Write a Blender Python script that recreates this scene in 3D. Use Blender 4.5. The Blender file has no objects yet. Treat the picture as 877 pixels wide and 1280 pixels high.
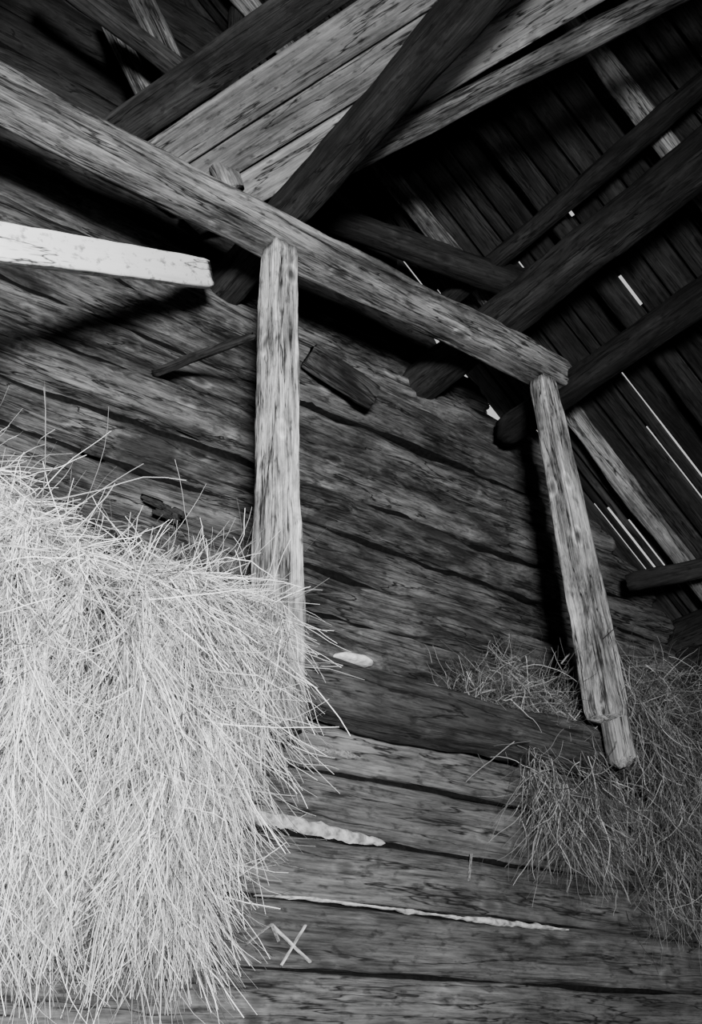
import bpy, math, random
import numpy as np
from mathutils import Vector, Matrix, noise
random.seed(7); rng=np.random.default_rng(11)
scene=bpy.context.scene
col=scene.collection

# ---------------------------------------------------------------- materials
def N(nt,t,**k):
    n=nt.nodes.new(t)
    for a,b in k.items(): setattr(n,a,b)
    return n
def wood(name,dark,light,knots=0.6,stain=0.5,grain=1.0,rough=0.85,bump=0.6,vary=.25,lo=.40,hi=.61):
    m=bpy.data.materials.new(name); m.use_nodes=True; nt=m.node_tree; L=nt.links
    bs=nt.nodes['Principled BSDF']; bs.inputs['Roughness'].default_value=rough
    bs.inputs['Specular IOR Level'].default_value=0.2
    tc=N(nt,'ShaderNodeTexCoord'); oi=N(nt,'ShaderNodeObjectInfo')
    mul=N(nt,'ShaderNodeMath',operation='MULTIPLY'); mul.inputs[1].default_value=53.0
    L.new(oi.outputs['Random'],mul.inputs[0])
    add=N(nt,'ShaderNodeVectorMath',operation='ADD'); L.new(tc.outputs['Object'],add.inputs[0]); L.new(mul.outputs[0],add.inputs[1])
    def mp(s):
        q=N(nt,'ShaderNodeMapping'); q.inputs['Scale'].default_value=s; L.new(add.outputs[0],q.inputs['Vector']); return q.outputs[0]
    def nz(s,detail,rg,dist=0.0):
        q=N(nt,'ShaderNodeTexNoise'); q.inputs['Scale'].default_value=1; q.inputs['Detail'].default_value=detail
        q.inputs['Roughness'].default_value=rg; q.inputs['Distortion'].default_value=dist; L.new(mp(s),q.inputs['Vector']); return q.outputs['Fac']
    def mr(x,a,b,c,d):
        q=N(nt,'ShaderNodeMapRange'); L.new(x,q.inputs[0])
        for i,v in enumerate((a,b,c,d)): q.inputs[i+1].default_value=v
        return q.outputs[0]
    def ma(op,a,b):
        q=N(nt,'ShaderNodeMath',operation=op)
        for i,v in enumerate((a,b)):
            if v is None: continue
            if isinstance(v,(int,float)): q.inputs[i].default_value=v
            else: L.new(v,q.inputs[i])
        return q.outputs[0]
    n1=nz((1.8*grain,17*grain,17*grain),10,.75,.4)
    n2=nz((5*grain,120*grain,120*grain),4,.65,.1)
    n3=nz((1.5,3.8,3.8),6,.7,.5)
    n4=nz((14,34,34),3,.6,.0)
    nc=nz((0.6,8,8),5,.55,.2)
    crack=mr(ma('ABSOLUTE',ma('SUBTRACT',nc,.5),None),0.0,0.011,0.0,1.0)
    vo=N(nt,'ShaderNodeTexVoronoi'); vo.inputs['Scale'].default_value=1; L.new(mp((3.2,5.4,5.4)),vo.inputs['Vector'])
    kn=mr(vo.outputs['Distance'],0.05,0.14,1-knots,1.0)
    ring=mr(ma('ABSOLUTE',ma('SUBTRACT',vo.outputs['Distance'],.18),None),0.0,0.05,1.0+knots*.7,1.0)
    pit=mr(n4,.30,.44,.35,1.0)
    mix=ma('ADD',ma('MULTIPLY',n1,.6),ma('MULTIPLY',n2,.4))
    val=mr(mix,lo,hi,dark,light)
    st=mr(n3,.38,.60,1-stain,1.0)
    v=ma('MULTIPLY',ma('MULTIPLY',ma('MULTIPLY',val,st),ma('MULTIPLY',crack,pit)),ma('MULTIPLY',kn,ring))
    v=ma('MULTIPLY',v,mr(oi.outputs['Random'],0,1,1-vary,1+vary))
    v=ma('ADD',v,.002)
    cc=N(nt,'ShaderNodeCombineColor')
    for i in range(3): L.new(v,cc.inputs[i])
    L.new(cc.outputs[0],bs.inputs['Base Color'])
    h=ma('ADD',ma('ADD',ma('MULTIPLY',n1,.9),ma('MULTIPLY',n2,.35)),ma('ADD',ma('MULTIPLY',crack,.4),ma('MULTIPLY',kn,.3)))
    bp=N(nt,'ShaderNodeBump'); bp.inputs['Strength'].default_value=bump; bp.inputs['Distance'].default_value=.025
    L.new(h,bp.inputs['Height']); L.new(bp.outputs[0],bs.inputs['Normal'])
    return m
M_wall=wood('weathered_log',.008,.215,knots=.85,stain=.82,bump=.9)
M_low=wood('hewn_log',.022,.145,knots=.5,stain=.55,bump=.5,vary=.15)
M_ledge=wood('ledge_log',.008,.09,knots=.6,stain=.6,bump=.8)
M_post=wood('post_wood',.03,.75,knots=.8,stain=.8,vary=.05)
M_tie=wood('tie_wood',.02,.38,knots=.75,stain=.75,vary=.05)
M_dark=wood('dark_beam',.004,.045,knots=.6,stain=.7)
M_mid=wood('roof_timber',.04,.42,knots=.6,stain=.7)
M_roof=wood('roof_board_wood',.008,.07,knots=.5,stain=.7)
M_pale=wood('pale_plank',.25,.62,knots=.5,stain=.4,bump=.3,vary=.05)
M_pale2=wood('grey_plank',.12,.36,knots=.5,stain=.45,bump=.3,vary=.1)
M_white=wood('fresh_board',.9,.98,knots=.1,stain=.03,bump=.15,vary=0)
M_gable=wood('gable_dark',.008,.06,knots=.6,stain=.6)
def plain(name,a,b,scale=20):
    m=bpy.data.materials.new(name); m.use_nodes=True; nt=m.node_tree; bs=nt.nodes['Principled BSDF']; bs.inputs['Roughness'].default_value=.95
    bs.inputs['Specular IOR Level'].default_value=.1
    tc=N(nt,'ShaderNodeTexCoord'); nn=N(nt,'ShaderNodeTexNoise'); nn.inputs['Scale'].default_value=scale; nn.inputs['Detail'].default_value=6
    nt.links.new(tc.outputs['Object'],nn.inputs['Vector']); r=N(nt,'ShaderNodeValToRGB'); nt.links.new(nn.outputs['Fac'],r.inputs[0])
    r.color_ramp.elements[0].position=.35; r.color_ramp.elements[1].position=.65
    r.color_ramp.elements[0].color=(a,a,a,1); r.color_ramp.elements[1].color=(b,b,b,1)
    nt.links.new(r.outputs[0],bs.inputs['Base Color']); bp=N(nt,'ShaderNodeBump'); bp.inputs['Strength'].default_value=.6; bp.inputs['Distance'].default_value=.02
    nt.links.new(nn.outputs['Fac'],bp.inputs['Height']); nt.links.new(bp.outputs[0],bs.inputs['Normal']); return m
M_floor=plain('earth_floor',.02,.06,6)
M_chink=plain('pale_chinking',.12,.42,30)
M_stone=plain('stone',.3,.6,25)
M_chalk=plain('chalk',.08,.2,90)
M_bark=plain('debris_bark',.006,.025,40)
M_black=plain('joint_shade_black',.002,.005,40)  # near-black colour standing in for shade in the log joints, strips and backing
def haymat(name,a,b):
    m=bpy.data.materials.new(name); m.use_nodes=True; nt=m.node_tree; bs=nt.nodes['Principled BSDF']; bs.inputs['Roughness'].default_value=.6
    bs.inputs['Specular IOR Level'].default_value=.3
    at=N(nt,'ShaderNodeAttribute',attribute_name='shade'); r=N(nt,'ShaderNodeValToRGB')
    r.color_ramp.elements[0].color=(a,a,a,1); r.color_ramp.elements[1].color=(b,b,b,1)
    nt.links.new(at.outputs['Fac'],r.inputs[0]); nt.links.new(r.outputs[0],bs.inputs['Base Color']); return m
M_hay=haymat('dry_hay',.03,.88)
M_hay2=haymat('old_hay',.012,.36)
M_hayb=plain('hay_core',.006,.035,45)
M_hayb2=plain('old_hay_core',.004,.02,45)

# ---------------------------------------------------------------- builders
def empty(name):
    e=bpy.data.objects.new(name,None); col.objects.link(e); return e
def mkobj(name,verts,faces,mat,parent=None,smooth=True,mw=None):
    me=bpy.data.meshes.new(name); me.from_pydata(verts,[],faces); me.materials.append(mat)
    if smooth: me.polygons.foreach_set('use_smooth',[True]*len(me.polygons))
    me.update()
    o=bpy.data.objects.new(name,me); col.objects.link(o)
    if mw is not None: o.matrix_world=mw
    if parent: o.parent=parent
    return o
cnt=[0]
def log(name,p0,p1,w,h,mat,expo=4,seg=.06,amp=.012,n=20,parent=None,clamp=None,bend=0.0,taper=1.0,wob=0.0,up=(0,0,1),endr=.9,smooth=True,groove=0.0):
    cnt[0]+=1; sd=cnt[0]*7.31
    p0=Vector(p0);p1=Vector(p1); d=(p1-p0); L=d.length; d.normalize()
    u=Vector(up)
    if abs(d.dot(u))>.95: u=Vector((0,-1,0))
    y=u.cross(d).normalized(); z=d.cross(y).normalized()
    R=Matrix((d,y,z)).transposed().to_4x4(); R.translation=p0
    k=max(2,int(L/seg)); V=[];F=[]
    for i in range(k+1):
        t=i/k; x=L*t; s=1+(taper-1)*t
        e=1.0
        if i==0 or i==k: e=endr
        cy=noise.noise(Vector((x*.7,sd,0)))*wob+bend*math.sin(math.pi*t)
        cz=noise.noise(Vector((x*.7,sd,9)))*wob+bend*math.sin(math.pi*t)
        for j in range(n):
            a=2*math.pi*(j+.5)/n; c,q=math.cos(a),math.sin(a)
            yy=math.copysign(abs(c)**(2/expo),c); zz=math.copysign(abs(q)**(2/expo),q)
            nn=noise.noise(Vector((x*1.7+sd,c*1.3,q*1.3+sd)))+.45*noise.noise(Vector((x*7+sd,c*4,q*4)))
            f=amp*nn
            if groove: f+=groove*noise.noise(Vector((x*.9+sd,c*7,q*7)))
            px=x
            if i==0 or i==k: px=x+ .02*noise.noise(Vector((c*2+sd,q*2,i)))
            V.append([px,(yy*(w/2*s)+c*f*1.3)*e+cy,(zz*(h/2*s)+q*f*1.3)*e+cz])
    for i in range(k):
        for j in range(n):
            a=i*n+j;b=i*n+(j+1)%n
            F.append((a,a+n,b+n,b))
    F.append(tuple(range(n))); F.append(tuple(k*n+j for j in reversed(range(n))))
    if clamp:
        for v in V:
            v[0]=clamp(v[0]+p0.x,v[2]+p0.z)-p0.x
    return mkobj(name,V,F,mat,parent,smooth,R)

# ---------------------------------------------------------------- key dims (camera eye = origin, floor 1.6 m below)
FL=-1.6
TH=math.atan(.839)
RX,RZ=0.8,6.475
YB=3.6
YL=3.17
XR,XL=5.3,-3.7

# rear log wall
wb=empty('wall_back')
zs=[1.0,1.27,1.52,1.75,2.0,2.22,2.47,2.71,2.98,3.2,3.46,3.68,3.9,4.14,4.4,4.66,4.9,5.16,5.42,5.7,5.95,6.2,6.45]
low=[FL+.26*i for i in range(10)]
zz=sorted(set([z for z in low if z<.9]+zs))
for i in range(len(zz)-1):
    a,b=zz[i],zz[i+1]; h=b-a; zc=(a+b)/2
    mg=.03
    if 3.6<zc<3.85: mg=.19
    if 3.85<zc<4.1: mg=.30
    def cl(x,z,mg=mg):
        lim=(RZ-(mg if x>0 else .03)-z)/.839
        return min(max(x,max(XL,RX-lim)),min(XR,RX+lim))
    half=min(XR-RX,(RZ-a)/.839)
    off=random.uniform(-.03,.02)
    vis=1.2<zc<4.5
    xa,xb=max(XL,RX-half-.1),min(XR,RX+half+.1)
    log('log_%d'%i,(xa,YB+.12+off,zc),(xb,YB+.12+off,zc+random.uniform(-.015,.015)),.25,h-.016,M_wall if zc<3.9 else M_gable,expo=2.4,seg=.04 if vis else .12,n=44 if vis else 20,amp=.03,parent=wb,clamp=cl,wob=.03,groove=.011)
    log('joint_shade_backing_%d'%i,(xa,YB+.225,zc),(xb,YB+.225,zc),.07,h+.006,M_black,expo=12,seg=.5,n=12,amp=.0,parent=wb,clamp=cl)
    log('joint_shade_%d'%i,(xa,YB+.10,b),(xb,YB+.10,b),.09,.05,M_black,expo=2.2,seg=.05 if vis else .3,n=12,amp=.03,parent=wb,clamp=cl,wob=.03)  # dark strip along each joint, painted shade for the deep gap between logs

# lower wall (hewn, flat)
wl=empty('wall_lower_partition')
zl=[FL,FL+.28,FL+.56,FL+.84,-.48,-.2,.0,.16,.39,.62,.855,1.10,1.30]
for i in range(len(zl)-1):
    a,b=zl[i],zl[i+1]
    log('hewn_log_%d'%i,(XL,YL+.09+random.uniform(-.015,.015),(a+b)/2),(XR,YL+.09,(a+b)/2),.18,b-a-.010,M_low,expo=6,seg=.06,n=32,amp=.014,parent=wl,wob=.014,groove=.006)
    log('joint_shade_%d'%i,(XL,YL+.06,b),(XR,YL+.06,b),.07,.03,M_black,expo=2.2,seg=.08,n=10,amp=.02,parent=wl,wob=.01)  # same black strip here, imitates the shadow line between hewn logs
log('joint_shade_backing',(XL,YL+.2,-.1),(XR,YL+.2,-.1),.03,2.8,M_black,expo=12,seg=1,amp=0,parent=wl)
def strip(name,pts,y,mat,parent,w0,rg=.45):
    V=[];F=[]
    P=[]
    for i in range(len(pts)-1):
        for k in range(10):
            t=k/10; P.append([pts[i][c]*(1-t)+pts[i+1][c]*t for c in range(3)])
    P.append(list(pts[-1]))
    for i,(x,z,w) in enumerate(P):
        nn=noise.noise(Vector((x*19,z*9,w0)))+.6*noise.noise(Vector((x*60,z*9,w0))); n2=noise.noise(Vector((x*15,3,w0)))+.6*noise.noise(Vector((x*55,3,w0)))
        up=w/2*(1+rg*nn); dn=w/2*(1+rg*n2)
        for (dy,dz) in ((.012,up),(-.002,up*.6),(-.003,0),(-.002,-dn*.6),(.012,-dn)):
            V.append((x,y+dy,z+dz))
    for i in range(len(P)-1):
        for j in range(4):
            a=i*5+j; F.append((a,a+1,a+6,a+5))
    return mkobj(name,V,F,mat,parent,True)
strip('chinking_1',[(1.72,.87,.03),(1.9,.89,.035),(2.08,.885,.055),(2.28,.87,.05),(2.46,.862,.035),(2.52,.858,.025),(2.53,.856,.005)],YL-.010,M_chink,wl,1,.6)
strip('chinking_2',[(1.95,.62,.004),(2.2,.628,.014),(2.5,.622,.007),(2.62,.62,.018),(2.8,.616,.008),(3.0,.612,.022),(3.3,.612,.024),(3.5,.608,.006)],YL-.012,M_chink,wl,2,1.0)
strip('chinking_3',[(2.15,1.18,.01),(2.19,1.18,.03),(2.37,1.175,.028),(2.42,1.17,.012)],YL-.010,M_chalk,wl,3,.8)
cm=empty('chalk_mark')
for i,(a,b) in enumerate([((2.02,.53),(2.18,.42)),((2.16,.535),(2.06,.40)),((1.92,.46),(2.02,.53)),((2.02,.53),(2.05,.48)),((2.95,.76),(2.975,.86))]):
    strip('stroke_%d'%i,[(a[0],a[1],.010),(b[0],b[1],.008)],YL-.018,M_chink if i<2 else M_chalk,cm,i+10)

# ledge beam
log('ledge_beam',(1.2,3.09,1.375),(4.35,3.09,1.375),.21,.215,M_ledge,expo=3.0,amp=.026,wob=.02,n=32,groove=.012,seg=.045)
mf=empty('hay_mow_floor')
for i in range(2):
    log('floorboard_%d'%i,(XL,3.28+.15*i,1.31),(XR,3.28+.15*i,1.31),.145,.03,M_dark,expo=9,seg=.4,n=12,amp=.004,parent=mf)

# posts
e=empty('wooden_post')
log('shaft',(1.85,2.89,1.1),(1.865,2.95,3.378),.155,.155,M_post,expo=9,amp=.012,parent=e,wob=.012,taper=.78,seg=.04,n=36,groove=.006,endr=.97)
e=empty('wooden_post')
log('shaft',(3.625,2.885,1.47),(3.58,2.95,3.388),.15,.15,M_post,expo=9,amp=.011,parent=e,wob=.01,seg=.04,taper=.74,n=36,groove=.006,endr=.9)
log('tongue',(3.672,2.885,1.26),(3.655,2.89,1.66),.062,.13,M_tie,expo=4,amp=.008,parent=e,seg=.03,endr=.3)
# tie beam
log('tie_beam',(-3.2,2.96,3.475),(3.80,2.96,3.485),.16,.18,M_tie,expo=7,amp=.015,wob=.02,seg=.05,n=32,groove=.009)
# purlins
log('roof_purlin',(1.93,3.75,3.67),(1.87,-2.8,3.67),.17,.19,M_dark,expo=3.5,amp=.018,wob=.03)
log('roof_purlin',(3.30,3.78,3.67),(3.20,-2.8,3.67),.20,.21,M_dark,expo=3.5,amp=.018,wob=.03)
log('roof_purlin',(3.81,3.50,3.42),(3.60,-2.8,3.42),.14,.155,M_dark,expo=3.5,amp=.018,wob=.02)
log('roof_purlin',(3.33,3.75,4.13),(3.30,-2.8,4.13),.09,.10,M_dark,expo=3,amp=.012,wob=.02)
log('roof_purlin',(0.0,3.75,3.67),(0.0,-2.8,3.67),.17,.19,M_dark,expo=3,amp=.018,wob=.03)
# collar / braces
log('collar_beam',(2.2,3.40,4.28),(3.62,2.92,4.03),.15,.15,M_dark,expo=2.4,amp=.02)
log('loft_joist',(2.0,2.78,3.81),(2.80,.75,3.835),.09,.09,M_mid,expo=5,amp=.01)
log('diagonal_brace',(.55,3.02,4.50),(2.12,3.0,4.05),.09,.10,M_gable,expo=3,amp=.012)
log('roof_strut',(1.1,3.12,4.85),(1.70,3.1,3.80),.08,.12,M_tie,expo=5,amp=.01)
log('roof_strut',(1.0,3.3,4.85),(1.55,3.3,3.95),.07,.09,M_tie,expo=5,amp=.01)
log('king_post',(1.79,3.35,4.55),(1.79,3.35,5.6),.07,.08,M_gable,expo=4,amp=.01)
lp=empty('loft_planks')
d=Vector((-.31,.95,0)).normalized(); nrm=Vector((d.y,-d.x,0))
base=Vector((1.70,3.50,3.895))
for i,(off,w,m) in enumerate([(-.02,.185,M_pale),(-.215,.18,M_pale2),(-.42,.19,M_pale2),(-.63,.19,M_gable)]):
    c=base+nrm*off+Vector((0,0,.014*(i%2)))
    log('plank_%d'%i,c,c-d*3.4,w,.035,m,expo=12,seg=.15,n=16,amp=.004,parent=lp,wob=.01)

# roof
rf=empty('roof')
des=[3.56,3.50,3.44,2.95,2.86,2.52]
slit={3.56:[(3.12,3.32),(4.12,4.28),(4.65,5.1)],3.50:[(3.36,3.52),(4.7,5.15)],3.44:[(4.8,5.2)],2.95:[(3.5,3.62),(4.45,4.9)],2.86:[(4.05,4.8)],2.52:[(3.40,3.5),(3.82,3.98)]}
edges=[3.73]+des
def fill(a,b):
    n=max(1,round((a-b)/.165)); return [a-(a-b)*k/n for k in range(1,n)]
edges+=fill(3.44,2.95)+fill(2.86,2.52)+[2.52-.165*k for k in range(1,35)]
edges=sorted(set(edges),reverse=True)
def slope_pt(side,x,y,off):
    s=1 if side>0 else -1
    nx=math.sin(TH)*s; nz=math.cos(TH)
    xx=RX+s*x
    return (xx+nx*off,y,RZ-.839*x+nz*off)
EXT=4.9
for side in (1,-1):
    for i in range(len(edges)-1):
        a,b=edges[i],edges[i+1]
        c=(a+b)/2; w=(a-b)-.02
        o=random.uniform(0,.022)
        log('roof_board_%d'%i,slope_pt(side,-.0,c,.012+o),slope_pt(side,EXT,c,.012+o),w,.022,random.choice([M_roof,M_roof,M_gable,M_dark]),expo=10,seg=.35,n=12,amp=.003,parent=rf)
        rng_=[(0,EXT)]
        if side>0 and b in slit:
            pr=0; rng_=[]
            for (x0,x1) in slit[b]:
                rng_.append((pr,x0-RX)); pr=x1-RX
            rng_.append((pr,EXT))
        for (q0,q1) in rng_:
            log('cover_board_%d'%i,slope_pt(side,q0,b,.058),slope_pt(side,q1,b,.058),.07 if (3.4<b<3.6) else .10,.02,M_roof,expo=10,seg=.6,n=8,amp=.001,parent=rf)
for side in (1,-1):
    for k,yy in enumerate([3.24,2.56,1.87,1.15,.4,-.4,-1.2,-2.0,-2.8]):
        m=M_mid if yy!=2.56 else M_gable
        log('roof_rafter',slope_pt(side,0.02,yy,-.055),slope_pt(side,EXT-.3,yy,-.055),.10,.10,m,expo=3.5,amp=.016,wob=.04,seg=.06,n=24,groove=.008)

# side / front walls, floor
wr=empty('wall_right'); wle=empty('wall_left')
k=0; z=FL
while z<2.55:
    log('log_%d'%k,(XR+.1,-3.2,z+.125),(XR+.1,3.8,z+.125),.2,.27,M_gable,expo=3,seg=.2,n=12,parent=wr)
    log('log_%d'%k,(XL-.1,-3.2,z+.125),(XL-.1,3.8,z+.125),.2,.27,M_gable,expo=3,seg=.2,n=12,parent=wle)
    z+=.25;k+=1
wf=empty('wall_front'); z=FL;k=0
while z<6.3:
    zc=z+.125
    half=min(4.5,(RZ-z)/.839-.05)
    segs=[(RX-half,-2.4),(0.6,RX+half)] if zc<.8 else [(RX-half,RX+half)]
    for (a,b) in segs:
        if b-a>.1: log('log_%d'%k,(a,-3.3,zc),(b,-3.3,zc),.2,.27,M_gable,expo=3,seg=.3,n=10,parent=wf)
        k+=1
    z+=.25
V=[];F=[];nx=60
for i in range(nx+1):
    for j in range(nx+1):
        x=-3.9+9.4*i/nx; y=-6+9.9*j/nx
        V.append((x,y,FL+.03*noise.noise(Vector((x,y,0)))-.02))
for i in range(nx):
    for j in range(nx):
        a=i*(nx+1)+j; F.append((a,a+nx+1,a+nx+2,a+1))
mkobj('floor',V,F,M_floor)

# small timbers
log('white_board',(-.04,2.2,1.86),(1.70,3.30,3.42),.05,.135,M_white,expo=6,amp=.006,wob=.012,seg=.05,endr=.93)
log('wooden_peg',(1.60,3.60,2.97),(1.775,2.99,2.87),.035,.035,M_dark,expo=2.2,amp=.012,seg=.03,taper=.7)
log('log_stub',(2.42,3.51,3.40),(2.80,3.45,3.24),.11,.15,M_wall,expo=2.8,amp=.02,groove=.012,n=28)
log('eave_log',(4.7,3.45,2.66),(5.18,2.75,2.72),.12,.12,M_gable,expo=2.3,amp=.015)
V=[];F=[];n=14
for i in range(7):
    ph=math.pi*i/6
    for j in range(n):
        a=2*math.pi*j/n; r=1+.2*noise.noise(Vector((math.cos(a)*2,math.sin(a)*2,i)))
        V.append((.095*math.sin(ph)**.6*math.cos(a)*r,.05*math.sin(ph)**.6*math.sin(a)*r,.018*math.cos(ph)+.004*r))
for i in range(6):
    for j in range(n):
        F.append((i*n+j,(i+1)*n+j,(i+1)*n+(j+1)%n,i*n+(j+1)%n))
mkobj('flat_stone',V,F,M_stone,mw=Matrix.Translation((2.30,3.03,1.505)))

# ---------------------------------------------------------------- hay
def strands(name,P,D,Ln,W,shade,mat,parent,K=9,grav=.5,curl=.35,jit=.06):
    n=len(P); step=(Ln/(K-1))[:,None]
    D=D/np.linalg.norm(D,axis=1)[:,None]
    side=np.cross(D,rng.normal(size=(n,3))); side/=np.linalg.norm(side,axis=1)[:,None]+1e-9
    cdir=rng.normal(size=(n,3))*curl
    pos=P.copy(); pts=np.zeros((n,K,2,3))
    for k in range(K):
        w=(W*(1-.5*k/(K-1)))[:,None]/2
        pts[:,k,0]=pos-side*w; pts[:,k,1]=pos+side*w
        D=D+cdir*(Ln[:,None]/K)*2+np.array([0,0,-1])*grav*step*4+rng.normal(size=(n,3))*jit
        D/=np.linalg.norm(D,axis=1)[:,None]
        pos=pos+D*step
    V=pts.reshape(-1,3)
    b=(np.arange(n)*K*2)[:,None]+(np.arange(K-1)*2)[None,:]
    F=np.stack([b,b+1,b+3,b+2],-1).reshape(-1)
    me=bpy.data.meshes.new(name); me.vertices.add(len(V)); me.vertices.foreach_set('co',V.astype(np.float32).reshape(-1))
    nf=n*(K-1); me.loops.add(nf*4); me.loops.foreach_set('vertex_index',F.astype(np.int32))
    me.polygons.add(nf); me.polygons.foreach_set('loop_start',np.arange(nf,dtype=np.int32)*4)
    me.update(calc_edges=True)
    at=me.attributes.new('shade','FLOAT','POINT'); at.data.foreach_set('value',np.repeat(shade,K*2).astype(np.float32))
    me.materials.append(mat)
    o=bpy.data.objects.new(name,me); col.objects.link(o); o.parent=parent; return o

prof=np.array([(3.50,1.70),(3.3,1.69),(3.05,1.66),(2.86,1.58),(2.74,1.46),(2.68,1.33),(2.70,1.12),(2.78,.92),(2.87,.76),(2.95,.64),(3.10,.56)])
sl=np.r_[0,np.cumsum(np.hypot(*np.diff(prof,axis=0).T))]; sl/=sl[-1]
def P1(s): return np.interp(s,sl,prof[:,0]),np.interp(s,sl,prof[:,1])
xeZ=np.array([(.2,1.68),(.36,1.69),(.83,1.71),(1.1,1.76),(1.41,1.85),(1.637,1.83),(1.8,1.80),(2.3,1.7)])
X0=-.6
def vn(x,y,z): 
    return np.array([noise.noise(Vector((a,b,c))) for a,b,c in zip(x,y,z)])
def hay_surf(u,s):
    Y,Z=P1(s)
    xe=np.interp(Z,xeZ[:,0],xeZ[:,1])-.04
    x=X0+u*(xe-X0)
    hi=np.clip((Z-1.1)/.5,0,1)
    lift=(.20*np.clip((1.04-x)/.40,0,1)**.9+.05*np.clip((x-1.3)/.35,0,1))*hi
    Y=3.12-(3.12-Y)*np.where(Y<3.12,np.sqrt(np.clip(1-u**14,0,1)),1)
    Z=Z+lift
    nn=vn(x*3.1,s*5,Z*0+2); n2=vn(x*9,s*5,Z*0+7)
    Y=Y-.10*nn-.10*n2; Z=Z+.03*nn
    return np.stack([x,Y,Z],1)
hay=empty('hay_pile')
nu,ns=110,70
uu,ss=np.meshgrid(np.linspace(0,1,nu),np.linspace(0,1,ns),indexing='ij')
G=hay_surf(uu.ravel(),ss.ravel())
F=[(i*ns+j,i*ns+j+1,(i+1)*ns+j+1,(i+1)*ns+j) for i in range(nu-1) for j in range(ns-1)]
G[:,1]+=.08; G[:,2]-=.03
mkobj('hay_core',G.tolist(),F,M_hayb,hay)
def layer(n,smin,smax,umin,lmin,lmax,spread,out,grav,curl,nm,w=(.0018,.0044),clumps=420,cs=.4,nvk=.06,jit=.06,flat=False):
    u=umin+(1-umin)*rng.random(n)**.85; s=rng.uniform(smin,smax,n)
    u=u+.008*np.sin(u*160+4*np.sin(s*9)); u=np.clip(u,0,1)
    p=hay_surf(u,s); p2=hay_surf(u,np.clip(s+.02,0,1)); t=p2-p; t/=np.linalg.norm(t,axis=1)[:,None]+1e-9
    nv=np.cross(t,np.array([1.,0,0])); nv/=np.linalg.norm(nv,axis=1)[:,None]+1e-9
    nv=np.where((nv[:,1:2]-nv[:,2:3])>0,-nv,nv)
    dep=rng.uniform(-.08,out,n)
    p=p+nv*dep[:,None]
    cu=rng.random(clumps)*2.5-.6; cz=rng.uniform(.2,2.2,clumps)
    cd=rng.normal(size=(clumps,3))*cs; csh=rng.normal(0,.16,clumps)
    q0=np.stack([p[:,0],p[:,2]*.4],1); c0=np.stack([cu,cz*.4],1)
    idx=np.empty(n,int)
    for a in range(0,n,2000):
        q=q0[a:a+2000]; dd=((q[:,None]-c0[None])**2).sum(-1); idx[a:a+2000]=np.argmin(dd,1)
    D=t+rng.normal(size=(n,3))*spread+cd[idx]+nv*nvk
    if flat: D[:,2]=-np.abs(D[:,2])*.3-.04; p[:,2]-=.02
    else: D[:,2]=np.minimum(D[:,2],-.08)
    L=rng.uniform(lmin,lmax,n)
    big=vn(p[:,0]*4,p[:,2]*2.2,p[:,0]*0+31)
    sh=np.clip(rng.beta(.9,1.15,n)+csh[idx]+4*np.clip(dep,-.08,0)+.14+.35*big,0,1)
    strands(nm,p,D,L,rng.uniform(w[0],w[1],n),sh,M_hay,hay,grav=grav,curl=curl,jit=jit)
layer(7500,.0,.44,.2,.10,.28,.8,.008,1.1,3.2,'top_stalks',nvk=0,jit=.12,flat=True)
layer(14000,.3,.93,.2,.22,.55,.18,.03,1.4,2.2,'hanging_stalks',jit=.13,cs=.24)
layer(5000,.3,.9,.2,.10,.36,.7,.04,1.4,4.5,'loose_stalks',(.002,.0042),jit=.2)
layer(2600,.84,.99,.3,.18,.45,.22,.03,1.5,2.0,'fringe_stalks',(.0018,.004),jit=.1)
n=1700; u=np.full(n,1.0)-rng.random(n)*.03; s=rng.uniform(.27,.98,n); p=hay_surf(u,s)
p[:,1]-=rng.random(n)*.22*np.sin(np.clip(s,0,1)*3.1)
D=np.stack([rng.normal(-.03,.24,n),rng.normal(-.05,.2,n),-np.abs(rng.normal(-.9,.4,n))],1)
strands('edge_stalks',p,D,rng.uniform(.14,.4,n),rng.uniform(.0018,.004,n),rng.beta(.9,1.2,n),M_hay,hay,grav=2.0,curl=3.0,jit=.16)

# right, old hay
hay2=empty('old_hay_tuft')
def blob(name,c,r,mat,parent,sd):
    V=[];F=[];a_=24;b_=14
    for i in range(b_+1):
        ph=math.pi*i/b_
        for j in range(a_):
            th=2*math.pi*j/a_; v=Vector((math.sin(ph)*math.cos(th),math.sin(ph)*math.sin(th),math.cos(ph)))
            f=1+.3*noise.noise(v*2.2+Vector((sd,0,0)))
            V.append((c[0]+r[0]*v.x*f,c[1]+r[1]*v.y*f,c[2]+r[2]*v.z*f))
    for i in range(b_):
        for j in range(a_):
            F.append((i*a_+j,(i+1)*a_+j,(i+1)*a_+(j+1)%a_,i*a_+(j+1)%a_))
    mkobj(name,V,F,mat,parent)
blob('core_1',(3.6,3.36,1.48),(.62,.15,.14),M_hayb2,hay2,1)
blob('core_2',(4.25,3.2,1.5),(.45,.24,.28),M_hayb2,hay2,5)
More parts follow.
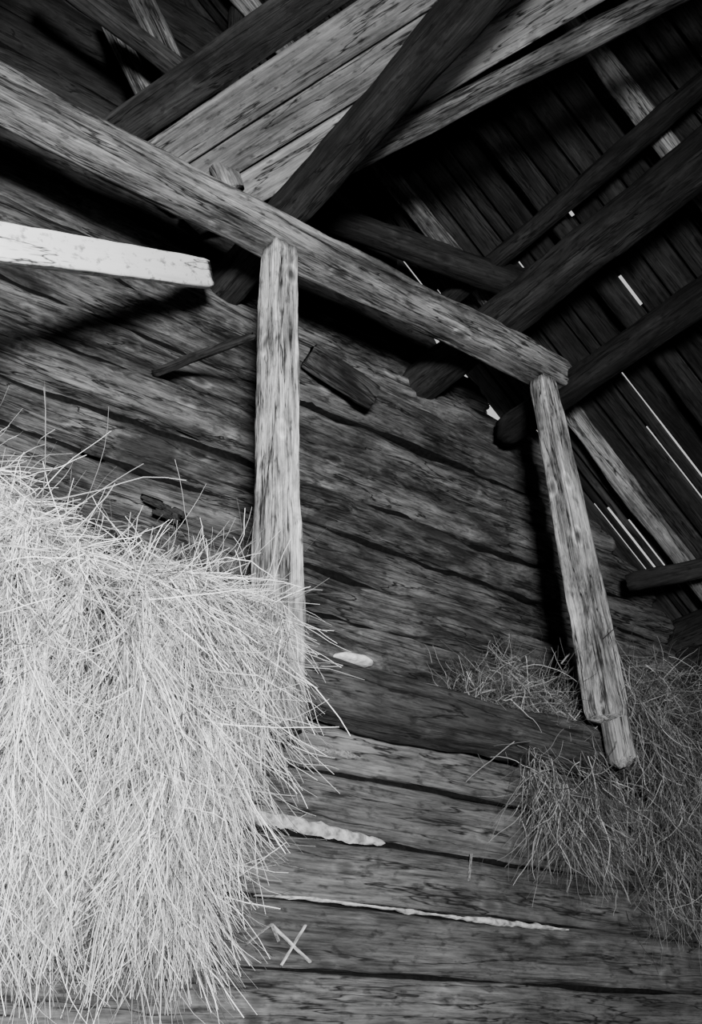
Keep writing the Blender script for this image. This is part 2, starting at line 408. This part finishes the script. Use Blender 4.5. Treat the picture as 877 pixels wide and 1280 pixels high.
def hay_r(n,x0,x1,y0,y1,z0,z1,down,ln,nm,spread=.5,wd=(.002,.0042),grav=1.4,curl=3.2,jit=.16):
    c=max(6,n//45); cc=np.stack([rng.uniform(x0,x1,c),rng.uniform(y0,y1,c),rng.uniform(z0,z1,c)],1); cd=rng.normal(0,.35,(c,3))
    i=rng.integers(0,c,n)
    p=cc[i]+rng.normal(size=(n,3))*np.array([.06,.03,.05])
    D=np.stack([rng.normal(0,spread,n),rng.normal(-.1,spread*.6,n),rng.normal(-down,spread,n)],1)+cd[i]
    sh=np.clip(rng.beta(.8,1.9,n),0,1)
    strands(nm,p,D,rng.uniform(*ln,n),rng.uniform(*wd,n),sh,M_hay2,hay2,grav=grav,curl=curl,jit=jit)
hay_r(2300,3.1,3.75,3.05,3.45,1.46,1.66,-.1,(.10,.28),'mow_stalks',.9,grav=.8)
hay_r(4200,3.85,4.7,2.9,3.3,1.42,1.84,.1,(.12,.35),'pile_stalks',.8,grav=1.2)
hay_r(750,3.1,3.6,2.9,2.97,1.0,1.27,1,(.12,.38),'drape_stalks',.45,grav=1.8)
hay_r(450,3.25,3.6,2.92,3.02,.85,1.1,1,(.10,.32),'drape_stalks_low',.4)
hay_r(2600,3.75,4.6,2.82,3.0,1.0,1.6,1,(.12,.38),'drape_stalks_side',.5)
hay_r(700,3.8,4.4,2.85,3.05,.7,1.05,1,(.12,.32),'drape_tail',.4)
hay_r(40,3.7,4.2,2.95,3.2,1.75,1.82,-.6,(.2,.45),'stray_stalks',.9,(.005,.008),grav=.3,curl=1,jit=.05)
db=empty('bark_debris')
for i in range(12):
    cx,cz=random.choice([(1.30,2.42),(1.62,2.27),(1.7,2.25),(1.66,2.24)])
    x=cx+random.uniform(-.04,.04); z_=cz+random.uniform(-.02,.02)
    log('piece_%d'%i,(x,YB-.035,z_),(x+random.uniform(.05,.10),YB-.05,z_+random.uniform(-.05,.0)),random.uniform(.01,.02),random.uniform(.010,.028),M_bark,expo=3,seg=.012,n=12,amp=.016,parent=db)

# ---------------------------------------------------------------- camera
f=1284.0
vr=Vector((1962,-690,-f)).normalized(); vz=Vector((-54,2237,-f)); vz=(vz-vr*vz.dot(vr)).normalized(); vy=vz.cross(vr)
R=Matrix((vr,vy,vz))
cam=bpy.data.cameras.new('camera'); co=bpy.data.objects.new('camera',cam); col.objects.link(co)
co.matrix_world=R.to_4x4()
cam.sensor_fit='VERTICAL'; cam.sensor_height=36; cam.lens=36*f/1280; cam.clip_start=.05
scene.camera=co

# ---------------------------------------------------------------- light
def area(name,loc,tgt,sx,sy,pw,spread=180):
    l=bpy.data.lights.new(name,'AREA'); l.shape='RECTANGLE'; l.size=sx; l.size_y=sy; l.energy=pw; l.spread=math.radians(spread)
    o=bpy.data.objects.new(name,l); col.objects.link(o); o.location=loc
    o.rotation_euler=(Vector(tgt)-Vector(loc)).to_track_quat('-Z','Y').to_euler(); return o
area('doorway_daylight',(-1.3,-3.0,.1),(.5,3.0,1.1),1.0,.8,400,80)
w=bpy.data.worlds.new('sky'); scene.world=w; w.use_nodes=True
bg=w.node_tree.nodes['Background']; bg.inputs[0].default_value=(.9,.9,.9,1); bg.inputs[1].default_value=.8
print('OBJ',len(bpy.data.objects),'view',scene.view_settings.view_transform)
